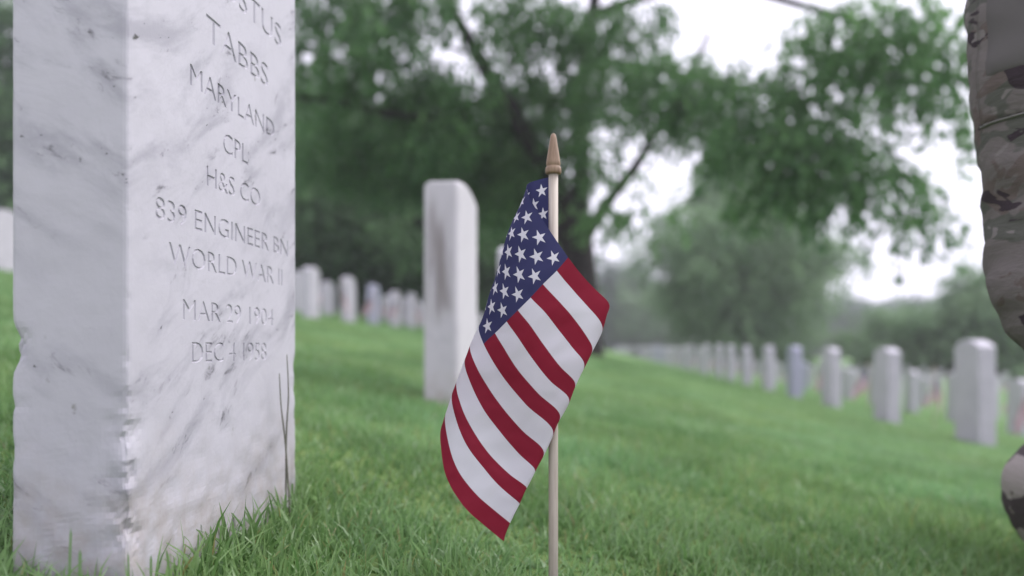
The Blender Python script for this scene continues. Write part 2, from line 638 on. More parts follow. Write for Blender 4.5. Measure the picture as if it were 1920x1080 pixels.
def near_stone():
    def spaced(L, step, fine=(0.0, .0018, .0045, .008, .0115, .015, .0185, .022, .026)):
        mid = list(np.linspace(fine[-1], L - fine[-1], max(2, int((L - 2 * fine[-1]) / step)) + 1))
        return sorted(set([round(q, 6) for q in list(fine) + mid + [L - q for q in fine]]))
    ds = spaced(W1, .009)
    ts = spaced(T1, .010)
    zs = list(np.arange(ZB, .30, .0045)) + list(np.linspace(.30, ZT - RISE, 16))
    per = [(d, 0.0) for d in ds] + [(W1, t) for t in ts[1:]] + [(d, T1) for d in reversed(ds[:-1])] + [(0.0, t) for t in reversed(ts[1:-1])]
    V, Fc = [], []
    n = len(per)

    def nz(x, y, z):
        return mnoise.noise(Vector((x, y, z)))
    bumps_near = [(-.066, .012, .0055), (-.098, .010, .0030), (-.128, .010, .0050), (-.150, .012, .0075), (-.041, .006, .002)]
    bumps_left = [(.006, .010, .0045), (-.006, .010, .0050), (-.046, .005, .0018), (-.083, .008, .0012)]
    bumps_right = [(-.025, .012, .0035), (-.05, .02, .002)]
    for z in zs + [ZT - RISE + RISE * k / 6 for k in range(1, 7)]:
        topk = max(0.0, (z - (ZT - RISE)) / RISE)
        for (d, t) in per:
            dd = d
            zz = z
            if topk > 0:          # arch
                q = (d / W1) * 2 - 1
                zz = (ZT - RISE) + RISE * topk * max(0.0, (1 - q * q)) ** .8
            # eased edges: pull in the arrises
            ed, et = min(d, W1 - d), min(t, T1 - t)
            r = .0042
            if ed < r and et < r:
                ex, ey = r - ed, r - et
                L = math.hypot(ex, ey)
                if L > r:
                    k = r / L
                    ed2, et2 = r - ex * k, r - ey * k
                else:
                    ed2, et2 = ed, et
                dd = ed2 if d < W1 / 2 else W1 - ed2
                tt = et2 if t < T1 / 2 else T1 - et2
            else:
                tt = t
            # wear
            def chip(bl, amp, sd):
                c = sum(h * math.exp(-((z - z0) / s_) ** 2) for (z0, s_, h) in bl)
                nn = nz(sd + d * 70, t * 70, z * 42) * .8 + nz(sd + d * 160 + z * 60, t * 160 - z * 60, z * 95) * .45
                low = min(1, max(0, (.02 - z) / .1))
                return c * max(0, .85 + .9 * nn) + amp * (.2 + .8 * low) * max(0, nn)
            for (cd, ct, bl, amp, reach, sd) in ((0, 0, bumps_near, .0035, .024, 1.0), (0, T1, bumps_left, .0016, .02, 9.0), (W1, 0, bumps_right, .002, .02, 17.0), (W1, T1, [], .002, .02, 23.0)):
                dist = math.hypot(d - cd, t - ct)
                if dist < reach:
                    k = (1 - dist / reach) ** 1.2
                    a = chip(bl, amp, sd) * k * (1 + .35 * nz(d * 160, t * 160, z * 160))
                    sk = .55 * nz(sd + 3, 8.0, z * 38)
                    dd += a * (1 if cd == 0 else -1) * (.75 + sk)
                    tt += a * (1 if ct == 0 else -1) * (.75 - sk)
            p = C0 + DW * dd - DN * tt
            rough_ = .00028 * nz(d * 55, t * 55, z * 55) * (1 + 4 * min(1, max(0, (-.04 - z) / .1)))
            if t == 0:
                p = p + DN * rough_
            elif d == 0:
                p = p - DW * rough_
            V.append((p.x, p.y, zz))
    m = len(V) // n
    for i in range(m - 1):
        for k in range(n):
            k2 = (k + 1) % n
            Fc.append((i * n + k, i * n + k2, (i + 1) * n + k2, (i + 1) * n + k))
    Fc.append(tuple(range(n))[::-1])
    # close the top between the two long sides
    top = (m - 1) * n
    Fc.append(tuple(top + k for k in range(n)))
    o = mesh_obj('headstone', V, Fc, M['marble_main'])
    orient(o.data)
    return o


LINES = [  # text, left edge, right edge along the face (m), baseline z, cap height
    ('AUGUSTUS', .045, .287, .3415, .0250), ('TABBS', .118, .252, .2845, .0245), ('MARYLAND', .090, .268, .2330, .0190),
    ('CPL', .150, .203, .1885, .0195), ('H&S CO', .119, .232, .1495, .0190), ('839 ENGINEER BN', .036, .306, .1055, .0185),
    ('WORLD WAR II', .056, .290, .0700, .0190), ('MAR 29 1904', .078, .266, .0235, .0185), ('DEC 4 1958', .093, .248, -.0145, .0190)]


def inscription_cutter():
    Vs, Fs = [], []
    for (txt, a, e, z0, cap) in LINES:
        cu = bpy.data.curves.new('line', 'FONT')
        cu.body = txt
        cu.size = 1.0
        cu.resolution_u = 3
        cu.extrude = .5
        cu.offset = -.024
        cu.bevel_depth = .030
        cu.bevel_resolution = 0
        to = bpy.data.objects.new('line', cu)
        COL.objects.link(to)
        dg = bpy.context.evaluated_depsgraph_get()
        me = bpy.data.meshes.new_from_object(to.evaluated_get(dg))
        co = np.array([v.co[:] for v in me.vertices])
        x0, x1 = co[:, 0].min(), co[:, 0].max()
        y0, y1 = co[:, 1].min(), co[:, 1].max()
        base = len(Vs)
        for (x, y, z) in co:
            d = a + (x - x0) / (x1 - x0) * (e - a)
            zz = z0 + (y - 0.0) / (y1 - 0.0) * cap
            # cut from 6 mm outside the face to 1.6 mm inside it
            out = .006 if z > 0 else (-(.0011 + .0005 * min(1, max(0, (z0 - .0) / .25))) if z < -.515 else .0004)
            p = C0 + DW * d + DN * out
            Vs.append((p.x, p.y, zz))
        for pl in me.polygons:
            Fs.append(tuple(base + i for i in pl.vertices))
        COL.objects.unlink(to)
        bpy.data.objects.remove(to)
        bpy.data.curves.remove(cu)
        bpy.data.meshes.remove(me)
    bm = bmesh.new()
    vv = [bm.verts.new(q) for q in Vs]
    for fc in Fs:
        try:
            bm.faces.new([vv[i] for i in fc])
        except ValueError:
            pass
    bmesh.ops.remove_doubles(bm, verts=bm.verts, dist=2e-6)
    bmesh.ops.recalc_face_normals(bm, faces=bm.faces)
    me = bpy.data.meshes.new('cutter')
    bm.to_mesh(me)
    bm.free()
    return me


stone1 = near_stone()
cut = bpy.data.objects.new('cutter', inscription_cutter())
COL.objects.link(cut)
md = stone1.modifiers.new('carve', 'BOOLEAN')
md.operation = 'DIFFERENCE'
md.solver = 'EXACT'
md.object = cut
md.use_self = True
dg = bpy.context.evaluated_depsgraph_get()
carved = bpy.data.meshes.new_from_object(stone1.evaluated_get(dg))
if len(carved.polygons) > len(stone1.data.polygons) * .8:
    stone1.modifiers.clear()
    stone1.data = carved
else:
    stone1.modifiers.clear()
COL.objects.unlink(cut)
bpy.data.objects.remove(cut)
print('stone faces', len(stone1.data.polygons))
stone1.data.materials.clear()
stone1.data.materials.append(M['marble_main'])
tag(stone1, 'large grey-veined marble headstone carved AUGUSTUS TABBS MARYLAND, chipped along its edges', 'headstone', 'headstones of the flagged row')

ORD = ['first', 'second', 'third', 'fourth', 'fifth', 'sixth', 'seventh', 'eighth', 'ninth', 'tenth', 'eleventh', 'twelfth', 'thirteenth', 'fourteenth']


def place_stone(proto, u, y, label, group, H=.61, first=False, tilt=(0, 0)):
    o = proto if first else proto.copy()
    if not first:
        COL.objects.link(o)
    x = row_pt(u, y)
    o.location = (x, y, g1(x, y))
    o.rotation_euler = (R(tilt[0]), R(tilt[1]), -YAW)
    tag(o, label, 'headstone', group)
    return o


# second stone of the flagged row, with the dark streak
s2 = slab_object(M['marble_stained'], H=.632, T=.098, rise=.022, r=.012)
s2.data.materials.clear()
s2.data.materials.append(M['marble_stained'])
x2 = row_pt(-.372, 2.24)
place_stone(s2, -.424, 2.24, 'tall white headstone with a dark weathering streak down its narrow side', 'headstones of the flagged row', first=True)

# ------------------------------------------------------------------ the small flags
def catmull(tk, pk, t):
    """interpolate control values pk (n,3) at parameters tk, evaluated at t: cubic Hermite with finite-difference slopes"""
    tk = np.asarray(tk, float)
    pk = np.asarray(pk, float)
    n = len(tk)
    m = np.zeros_like(pk)
    for i in range(n):
        if i == 0:
            m[i] = (pk[1] - pk[0]) / (tk[1] - tk[0])
        elif i == n - 1:
            m[i] = (pk[-1] - pk[-2]) / (tk[-1] - tk[-2])
        else:
            d0 = (pk[i] - pk[i - 1]) / (tk[i] - tk[i - 1])
            d1 = (pk[i + 1] - pk[i]) / (tk[i + 1] - tk[i])
            h0, h1 = tk[i] - tk[i - 1], tk[i + 1] - tk[i]
            m[i] = (d0 * h1 + d1 * h0) / (h0 + h1)
    out = []
    for q in np.atleast_1d(t):
        i = int(np.clip(np.searchsorted(tk, q) - 1, 0, n - 2))
        h = tk[i + 1] - tk[i]
        s = (q - tk[i]) / h
        out.append((2 * s ** 3 - 3 * s ** 2 + 1) * pk[i] + (s ** 3 - 2 * s ** 2 + s) * h * m[i] + (-2 * s ** 3 + 3 * s ** 2) * pk[i + 1] + (s ** 3 - s ** 2) * h * m[i + 1])
    return np.array(out)


def grid_cloth(name, P3, uv_s, uv_t, mat, parent):
    ns, ntt = len(uv_s), len(uv_t)
    V = P3.reshape(-1, 3)
    faces = []
    for j in range(ntt - 1):
        for i in range(ns - 1):
            a = j * ns + i
            faces.append((a, a + ns, a + ns + 1, a + 1))
    o = mesh_obj(name, V, faces, mat, parent, smooth=True)
    ul = o.data.uv_layers.new(name='UVMap')
    vi = np.empty(len(o.data.loops), np.int32)
    o.data.loops.foreach_get('vertex_index', vi)
    uvs = np.stack([np.asarray(uv_s)[vi % ns], np.asarray(uv_t)[vi // ns]], -1).astype(np.float32)
    ul.data.foreach_set('uv', uvs.ravel())
    return o


ZP = 0.717
POLE = P(1037.5, 650, ZP)
gz = g1(POLE.x, ZP)


def lofted_front():
    # per stripe boundary: visible run of the drape, from its outer fold to the other fold
    left = [(987, 352), (975, 384), (962, 412), (951, 444), (941, 480), (930, 516), (914, 560), (897, 617)]
    runs = {
        0: [(1048, 458), (1065, 483), (1095, 520), (1121, 547), (1143, 571)],
        1: [(1044, 508), (1076, 545), (1106, 579), (1124, 600), (1131, 613)],
        2: [(1018, 533), (1046, 563), (1076, 597), (1098, 628), (1112, 654)],
        3: [(995, 558), (1020, 583), (1046, 616), (1074, 652), (1097, 684)],
        4: [(971, 582), (990, 605), (1016, 642), (1050, 688), (1080, 722)],
        5: [(950, 603), (966, 625), (993, 665), (1031, 714), (1069, 752)],
        6: [(928, 625), (942, 648), (968, 690), (1008, 737), (1051, 784)],
        7: [(907, 645), (920, 670), (943, 706), (985, 757), (1038, 816)],
        8: [(880, 652), (893, 688), (912, 722), (942, 765), (980, 809), (1021, 852)],
        9: [(871, 675), (886, 726), (908, 769), (942, 814), (976, 854), (1005, 883)],
        10: [(855, 718), (867, 769), (889, 812), (920, 856), (955, 890), (989, 916)],
        11: [(847, 739), (855, 784), (874, 831), (903, 871), (938, 912), (976, 946)],
        12: [(835, 775), (841, 833), (859, 884), (886, 920), (925, 956), (958, 983)],
        13: [(826, 803), (827, 843), (836, 893), (869, 948), (904, 982), (946, 1015)]}
    Ss = np.linspace(0, FLY, 110)
    rows = []
    for k in range(14):
        t = k / 13
        ctrl, sp = [], []

        def add(px, py, depth, s):
            ctrl.append(P(px, py, ZP + depth / 1000)[:])
            sp.append(s)
        ay = 331 + t * HOIST * F / ZP
        add(1034, ay, 2.0, 0.0)
        run = runs[k]
        if k <= 7:
            bx, by = left[k]
            pts = [(bx, by)]
            canton = run[0] if k > 0 else run[1]
            if k == 0:
                pts += run
                ci = 2
            else:
                pts += run
                ci = 1
        else:
            pts = list(run)
            ci = None
        Ls = [0.0]
        for a_, b_ in zip(pts[:-1], pts[1:]):
            Ls.append(Ls[-1] + math.hypot(b_[0] - a_[0], b_[1] - a_[1]) * 1.08 / 2040)
        if ci is not None:
            s0 = .4 * FLY - Ls[ci]
        else:
            s0 = .104 + (k - 7) / 6 * .034
        # between the pole and the outer fold
        bd = -4 + 2 * min(1, k / 9)
        if k <= 5:
            add(994 - 2 * k / 5, ay + 11, 12, s0 * .52)
        else:
            bx, by = pts[0]
            add(.5 * (1034 + bx) + 4, .5 * (ay + by) + 6, 9, s0 * .5)
        Lt = Ls[-1]
        for (q, L) in zip(pts, Ls):
            fr = L / Lt
            bulge = math.sin(math.pi * min(1, max(0, fr))) 
            d = bd * (1 - fr) + (-14) * fr - bulge * (14 + 5 * math.sin(k * .55))
            if L > 0 and L < .011 and k > 0:
                continue
            add(q[0], q[1], d, s0 + L)
        sE = s0 + Lt
        rem = FLY - sE
        px, py = pts[-1]
        if rem > .004:
            add(px - rem * 330, py + rem * (420 - 900 * max(0, (k - 8) / 5)), -14 + 8 + rem * 80, sE + rem * .28)
            lift = max(0, (k - 8) / 5)
            add(px - rem * 1150, py + rem * (750 - 2600 * lift), 6 + rem * 260, FLY)
        else:
            add(px - 2, py + 2, -10, FLY)
        sp = np.array(sp)
        for i in range(1, len(sp)):
            if sp[i] <= sp[i - 1]:
                sp[i] = sp[i - 1] + .002
        rows.append(catmull(sp, ctrl, Ss))
    rows = np.array(rows)                                 # (14, ns, 3)
    tt = np.linspace(0, 1, 14 * 6 + 1)
    full = np.empty((len(tt), len(Ss), 3))
    tk = np.arange(14) / 13
    for i in range(len(Ss)):
        full[:, i, :] = catmull(tk, rows[:, i, :], tt)
    # relax along the fly a little, ends kept
    for _ in range(3):
        full[:, 1:-1] = .5 * full[:, 1:-1] + .25 * (full[:, :-2] + full[:, 2:])
    for _ in range(3):
        full[1:-1] = .5 * full[1:-1] + .25 * (full[:-2] + full[2:])
    for j in range(full.shape[0]):
        for i in range(1, full.shape[1]):
            a_, c_ = i / full.shape[1], j / full.shape[0]
            full[j, i, 1] += .0034 * min(1, i / 8) * mnoise.noise(Vector((a_ * 9 + c_ * 3, c_ * 4.5 - a_ * 2, 1.0))) + .0011 * mnoise.noise(Vector((a_ * 26, c_ * 14 + a_ * 9, 4.0)))
    return full, Ss / FLY, tt


FIN = [(.0008, .0385), (.0022, .0375), (.0030, .0345), (.0042, .027), (.0056, .0185), (.0066, .0120), (.0069, .0092), (.0064, .0082), (.0062, .0076),
       (.0071, .0066), (.0076, .0045), (.0076, .0018), (.0069, .0004), (.0052, 0)]
top_z = (HOR - 327) / F * ZP
flag1 = empty('grave_flag', (POLE.x, ZP, gz))
tag(flag1, 'sharp small Stars and Stripes drooping on a wooden stick in front of the veined headstone', 'flag', 'small flags planted at the graves')
Vp, Fp = tube([(0, 0, -.06), (0, 0, .1), (0, 0, .25), (0, 0, top_z - gz + .001)], [.0045] * 4, 16)
mesh_obj('pole', Vp, Fp, M['dowel'], flag1, True)
Vf, Ff = lathe(FIN, 24)
Vf = [(a, b_, c + top_z - gz) for (a, b_, c) in Vf]
mesh_obj('finial', Vf, Ff, M['finial'], flag1, True)
full, us, ts_ = lofted_front()
grid_cloth('cloth', full - np.array([POLE.x, ZP, gz]), us, ts_, M['cloth'], flag1)


def small_flag(style):
    root = empty('grave_flag', (0, 0, 0))
    hgt = .50
    V_, F_ = tube([(0, 0, -.05), (0, 0, hgt)], [.0045] * 2, 8)
    mesh_obj('pole', V_, F_, M['dowel'], root, True)
    V_, F_ = lathe(FIN[::2] + [FIN[-1]], 8)
    mesh_obj('finial', [(a, b_, c + hgt) for (a, b_, c) in V_], F_, M['finial'], root, True)
    s = np.linspace(0, FLY, 26)
    t = np.linspace(0, 1, 14)
    SS, TT = np.meshgrid(s, t)
    fold = (.014 if style != 1 else .02) * np.sin(SS / FLY * (9 if style == 0 else 6.5) + style) * np.clip(SS / .05, 0, 1)
    th = [1.18, 1.3, 1.05][style]
    sq = [1.0, .9, .95][style]
    drop = SS * math.sin(th)
    hx = SS * math.cos(th) * sq + fold * .6
    z = hgt - .003 - TT * HOIST * (1 - .25 * SS / FLY) - drop * (1 - .18 * TT)
    an = [3.3, .15, 3.0][style]
    X = hx * math.cos(an) - fold * math.sin(an) + .004
    Y = hx * math.sin(an) + fold * math.cos(an)
    grid_cloth('cloth', np.stack([X, Y, z], -1), s / FLY, t, M['cloth'], root)
    return root


protos = [small_flag(0), small_flag(1), small_flag(2)]
used = [False, False, False]
fcount = 0


def place_flag(u, y, label):
    global fcount
    k = fcount % 3
    fcount += 1
    o = protos[k] if not used[k] else copy_tree(protos[k])
    used[k] = True
    uu = u + .05 + .31
    x = row_pt(uu, y)
    o.location = (x, y, g1(x, y))
    o.rotation_euler = (0, 0, random.uniform(-.5, .5))
    tag(o, label, 'flag', 'small flags planted at the graves')


# ------------------------------------------------------------------ rows of graves
far_proto = slab_object(M['marble_far'], rise=.042, r=.008)
blue_proto = slab_object(M['marble_blue'], rise=.042, r=.008)
state = {'far': True, 'blue': True}


def stone(u, y, label, group, blue=False, **kw):
    k = 'blue' if blue else 'far'
    pr = blue_proto if blue else far_proto
    o = place_stone(pr, u, y, label, group, first=state[k], **kw)
    state[k] = False
    j = random.uniform(-.05, .05)
    o.scale = (1, 1, 1 + j)
    return o


def jit():
    return (random.uniform(-.8, .8), random.uniform(-.8, .8))


# flagged row continues behind the flag
for i, y in enumerate((3.72, 5.17, 6.62, 8.1, 9.55, 11.0)):
    if i < 1:
        lab = 'white headstone half hidden by the left edge of the sharp flag, behind the streaked headstone'
    else:
        lab = 'white headstone of the flagged row hidden behind the sharp flag'
    stone(-.41, y, lab, 'headstones of the flagged row', tilt=jit())

rowdefs = [
    (2.36, 4.78, 1.46, 105, 'nearest row down the slope', 14),
    (4.75, 8.6, 1.50, 60, 'second row down the slope', 9),
    (7.3, 14.2, 1.5, 58, 'third row down the slope', 0),
    (9.9, 19.2, 1.5, 56, 'fourth row down the slope', 0),
    (12.5, 24, 1.6, 55, 'fifth row down the slope', 0),
    (15.1, 28.5, 1.8, 54, 'sixth row down the slope', 0),
    (-3.42, 9.22, 1.25, 40, 'left row up the slope', 6),
    (-4.75, 12.2, 1.35, 40, 'middle row up the slope', 0),
    (-6.05, 7.8, 6.6, 14, 'upper row', 1),
    (-5.9, 15.6, 1.4, 40, 'highest row up the slope', 0),
]
for (u, y0, st, y1, nm, nlab) in rowdefs:
    y = y0
    k = 0
    grp = 'headstones in the ' + nm
    while y < y1:
        yy = y + random.uniform(-.05, .05)
        if nm == 'upper row':
            lab = 'pale headstone peeping out beyond the outer edge of the large veined headstone'
        elif k < nlab:
            lab = ('white headstone, %s from the camera in the %s' % (ORD[k], nm))
        else:
            lab = 'small blurred pale headstone in the far part of the ' + nm
        blue = (nm.startswith('left row') and k == 2) or (nm.startswith('nearest') and k == 3) or (k > 5 and random.random() < .12)
        stone(u + random.uniform(-.03, .03), yy, lab, grp, blue=blue, tilt=jit())
        if nm != 'upper row' and yy < 34:
            if k < nlab:
                fl = 'blurred flag beside the %s headstone of the %s' % (ORD[k], nm)
            else:
                fl = 'tiny blurred flag in the far part of the ' + nm
            place_flag(u, yy, fl)
        y += st
        k += 1
        if nm == 'upper row':
            break
# one flag of the nearest row stands just at the frame's edge, its stone is outside
place_flag(2.30, 3.42, 'small blurred flag cut off by the frame edge above the camouflaged knee')

# ------------------------------------------------------------------ grass
def blades(n, x, y, h, wd, lean, segs, tone):
    z = ground(x, y)
    ang = rng.uniform(0, 2 * np.pi, n)
    fx, fy = np.cos(ang), np.sin(ang)                     # width direction
    la = rng.uniform(0, 2 * np.pi, n)
    lx, ly = np.cos(la) * lean * h, np.sin(la) * lean * h
    lev = np.linspace(0, 1, segs + 1)
    Vv, tn = [], []
    for i, t in enumerate(lev):
        cx = x + lx * t ** 2
        cy = y + ly * t ** 2
        cz = z - .006 + h * (t - .35 * lean * t ** 2)
        ww = wd * (1 - t ** 1.6) * .5
        if i < segs:
            Vv.append(np.stack([cx - fx * ww, cy - fy * ww, cz], -1))
            Vv.append(np.stack([cx + fx * ww, cy + fy * ww, cz], -1))
        else:
            Vv.append(np.stack([cx, cy, cz], -1))
    per = 2 * segs + 1
    V = np.stack(Vv, 1).reshape(-1, 3)
    base = np.arange(n) * per
    loops, tot = [], []
    quads = []
    for i in range(segs - 1):
        quads.append(np.stack([base + 2 * i, base + 2 * i + 1, base + 2 * i + 3, base + 2 * i + 2], -1))
    tri = np.stack([base + 2 * (segs - 1), base + 2 * (segs - 1) + 1, base + 2 * segs], -1)
    if quads:
        Qd = np.concatenate(quads)
        loops = np.concatenate([Qd.ravel(), tri.ravel()])
        tot = np.concatenate([np.full(len(Qd), 4), np.full(len(tri), 3)])
    else:
        loops = tri.ravel()
        tot = np.full(len(tri), 3)
    starts = np.concatenate([[0], np.cumsum(tot)[:-1]])
    return V, loops, starts, tot, np.repeat(tone, per)


def inside_stone1(x, y, m=0.0):
    px, py = x - C0.x, y - C0.y
    d = px * DW.x + py * DW.y
    t = -(px * DN.x + py * DN.y)
    return (d > -m) & (d < W1 + m) & (t > -m) & (t < T1 + m)


def field(n, ya, yb, wid, pw=1.0):
    """random points in the view's footprint (widened), denser near"""
    q = rng.uniform(0, 1, n)
    y = ya + (yb - ya) * q ** pw
    x = rng.uniform(-1, 1, n) * (wid * y + .35)
    return x, y


def lump(x, y, s):
    return (np.sin(x * s + 1.7 * np.sin(y * s * .7)) + np.sin(y * s * 1.3 + 2.1 * np.sin(x * s * .6)) + np.sin((x + y) * s * 2.1)) / 3


parts = []
x, y = field(90000, .36, 2.4, .78, 1.35)
keep = ~inside_stone1(x, y, .002)
x, y = x[keep], y[keep]
n = len(x)
h = (.024 + .022 * rng.beta(2, 2.5, n)) * (1 + .40 * lump(x, y, 9))
tall = rng.uniform(0, 1, n) < .02
h = np.where(tall, h * 1.5, h)
# trimmer cannot reach the foot of the stone: longer there
nr = inside_stone1(x, y, .05) & ~inside_stone1(x, y, .003)
h = np.where(nr & (rng.uniform(0, 1, n) < .5), h * rng.uniform(1.1, 1.75, n), h)
tone = np.clip(.42 + .24 * lump(x, y, 5) + rng.normal(0, .25, n), 0, .89)
tone = np.where(rng.uniform(0, 1, n) < .04, .95, tone)
parts.append(blades(n, x, y, h, rng.uniform(.0022, .0054, n), rng.uniform(.08, .95, n), 3, tone))
# broad leaves of clover and plantain low in the turf
x, y = field(5000, .4, 2.4, .78, 1.3)
keep = ~inside_stone1(x, y, .004)
x, y = x[keep], y[keep]
n = len(x)
parts.append(blades(n, x, y, rng.uniform(.016, .034, n), rng.uniform(.007, .012, n), rng.uniform(.7, 1.4, n), 3, np.clip(rng.normal(.5, .25, n), 0, .89)))
x, y = field(105000, 2.4, 7.5, .76, 1.25)
n = len(x)
h = (.036 + .022 * rng.beta(2, 2.5, n)) * (1 + .3 * lump(x, y, 6))
tone = np.clip(.58 + .28 * lump(x, y, 4) + rng.normal(0, .24, n), 0, .89)  # mid-field blades lighter: grazing sheen put into their tone
tone = np.where(rng.uniform(0, 1, n) < .02, .95, tone)
parts.append(blades(n, x, y, h, rng.uniform(.004, .007, n), rng.uniform(.4, 1.25, n), 2, tone))
x, y = field(120000, 7.5, 26, .76, 1.2)
n = len(x)
h = (.04 + .025 * rng.beta(2, 2.5, n)) * (1 + .3 * lump(x, y, 3))
tone = np.clip(.60 + .2 * lump(x, y, 2) + rng.normal(0, .15, n), 0, .89)  # far blades lighter too, sheen and haze put into the tone
parts.append(blades(n, x, y, h, rng.uniform(.012, .022, n), rng.uniform(.5, 1.3, n), 1, tone))
Vc, Lc, Tc, Cc = [], [], [], []
off = 0
for (V_, l_, s_, t_, c_) in parts:
    Vc.append(V_)
    Lc.append(l_ + off)
    Tc.append(t_)
    Cc.append(c_)
    off += len(V_)
Tc = np.concatenate(Tc)
go = np_mesh('grass', np.concatenate(Vc), np.concatenate(Lc), np.concatenate([[0], np.cumsum(Tc)[:-1]]), Tc, M['grass'], col=np.concatenate(Cc))
tag(go, kind='stuff')

# a few long blades right against the foot of the near stone, each one to be picked out in the photograph
bl = [(133, 988, .535, 5.0), (150, 1028, .53, 6.5), (240, 1034, .56, 4.0), (283, 1040, .575, 5.0), (312, 1030, .59, 5.0), (395, 985, .66, 4.5), (415, 982, .67, 4.0), (436, 975, .68, 5.0), (372, 998, .645, 3.5), (520, 935, .80, 5.0), (535, 925, .83, 5.0), (548, 905, .87, 5.0)]
V_, F_, C_ = [], [], []
for (px, py, z, wpx) in bl:
    tip = P(px, py, z)
    bx = tip.x + random.uniform(-.006, .006)
    foot = Vector((bx, z + random.uniform(-.004, .004), g1(bx, z) - .005))
    wv_ = wpx / F * z / 2
    i0 = len(V_)
    for t in (0, .35, .7, .93):
        c = foot.lerp(tip, t)
        ww = wv_ * (1 - .25 * t)
        V_ += [(c.x - ww, c.y, c.z), (c.x + ww, c.y + ww * .5, c.z)]
    V_.append(tuple(tip))
    F_ += [(i0, i0 + 1, i0 + 3, i0 + 2), (i0 + 2, i0 + 3, i0 + 5, i0 + 4), (i0 + 4, i0 + 5, i0 + 7, i0 + 6), (i0 + 6, i0 + 7, i0 + 8)]
tb = mesh_obj('grass', V_, F_, M['grass'])
at_ = tb.data.attributes.new('tone', 'FLOAT', 'POINT')
at_.data.foreach_set('value', np.full(len(V_), .2, np.float32))
tag(tb, kind='stuff')

# grey seed stalks leaning on the far edge of the near stone
for (pts, lab) in (([(545, 935), (536, 840), (527, 760), (524, 700)], 'thin grey stalk leaning on the veined headstone, shorter of two'),
                   ([(536, 930), (537, 820), (541, 740), (538, 665)], 'thin grey stalk leaning on the veined headstone, taller of two')):
    zz = .855
    pp = [P(px, py, zz - .004 * i) for i, (px, py) in enumerate(pts)]
    pp[0].z = g1(pp[0].x, pp[0].y) - .003
    q, r_ = smooth_path(pp, [.0011, .0010, .0008, .0005], 4)
    V_, F_ = tube(q, r_, 5)
    tag(mesh_obj('grass_stalk', V_, F_, M['dry'], smooth=True), lab, 'stalk', 'stalks at the veined headstone')

# ------------------------------------------------------------------ trees
def leaf_mesh(name, centers, dirs, size, mat, parent, tone, ratio=.45):
    """one four-cornered, folded leaf per centre (two triangles each side of the midrib joined as quads)"""
    n = len(centers)
    d = dirs / np.linalg.norm(dirs, axis=1, keepdims=True)
    r = rng.normal(0, 1, (n, 3))
    s = np.cross(d, r)
    s /= np.linalg.norm(s, axis=1, keepdims=True) + 1e-9
    L = size[:, None]
    wd = L * ratio * .5
    a = centers
    tip = centers + d * L
    m1 = centers + d * L * .45 + s * wd
    m2 = centers + d * L * .45 - s * wd
    V = np.stack([a, m1, tip, m2], 1).reshape(-1, 3)
    return np_mesh(name, V, np.arange(4 * n), np.arange(n) * 4, np.full(n, 4), mat, parent, col=np.repeat(tone, 4))


def sprays(ell, leaves_per, spray_len, leaf_len, droop=.5, up=0.0, flat=.5):
    """ell: list of (centre, radii, n_sprays, tone). returns centres, dirs, sizes, tones of leaves set along short twigs"""
    Cn, Dn, Sn, Tn = [], [], [], []
    for (c, r, ns, tn) in ell:
        c = np.array(c)
        r = np.array(r)
        q = rng.normal(0, 1, (ns, 3))
        q /= np.linalg.norm(q, axis=1, keepdims=True)
        rad = rng.uniform(.25, 1, (ns, 1)) ** .5
        st = c + q * r * rad
        dr = q * np.array([1, 1, flat]) + rng.normal(0, .35, (ns, 3))
        dr[:, 2] -= droop
        dr /= np.linalg.norm(dr, axis=1, keepdims=True)
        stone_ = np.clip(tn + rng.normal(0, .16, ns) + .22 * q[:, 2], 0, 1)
        for k in range(leaves_per):
            t = (k + .5) / leaves_per
            cc = st + dr * spray_len * t + rng.normal(0, spray_len * .07, (ns, 3))
            cc[:, 2] -= droop * spray_len * .35 * t * t
            dd = dr * .6 + rng.normal(0, .6, (ns, 3))
            dd[:, 2] -= droop * .7
            Cn.append(cc)
            Dn.append(dd)
            Sn.append(leaf_len * rng.uniform(.6, 1.25, ns))
            Tn.append(np.clip(stone_ + rng.normal(0, .12, ns), 0, 1))
    return np.concatenate(Cn), np.concatenate(Dn), np.concatenate(Sn), np.concatenate(Tn)


def limb(name, pts, rads, mat, parent, origin, n=9):
    q, r_ = smooth_path([Vector(p) - origin for p in pts], rads, 5)
    q = [p + Vector((mnoise.noise(p * .9), mnoise.noise(p * .9 + Vector((5, 0, 0))), 0)) * r * .35 for p, r in zip(q, r_)]
    V_, F_ = tube(q, r_, n)
    return mesh_obj(name, V_, F_, mat, parent, True)


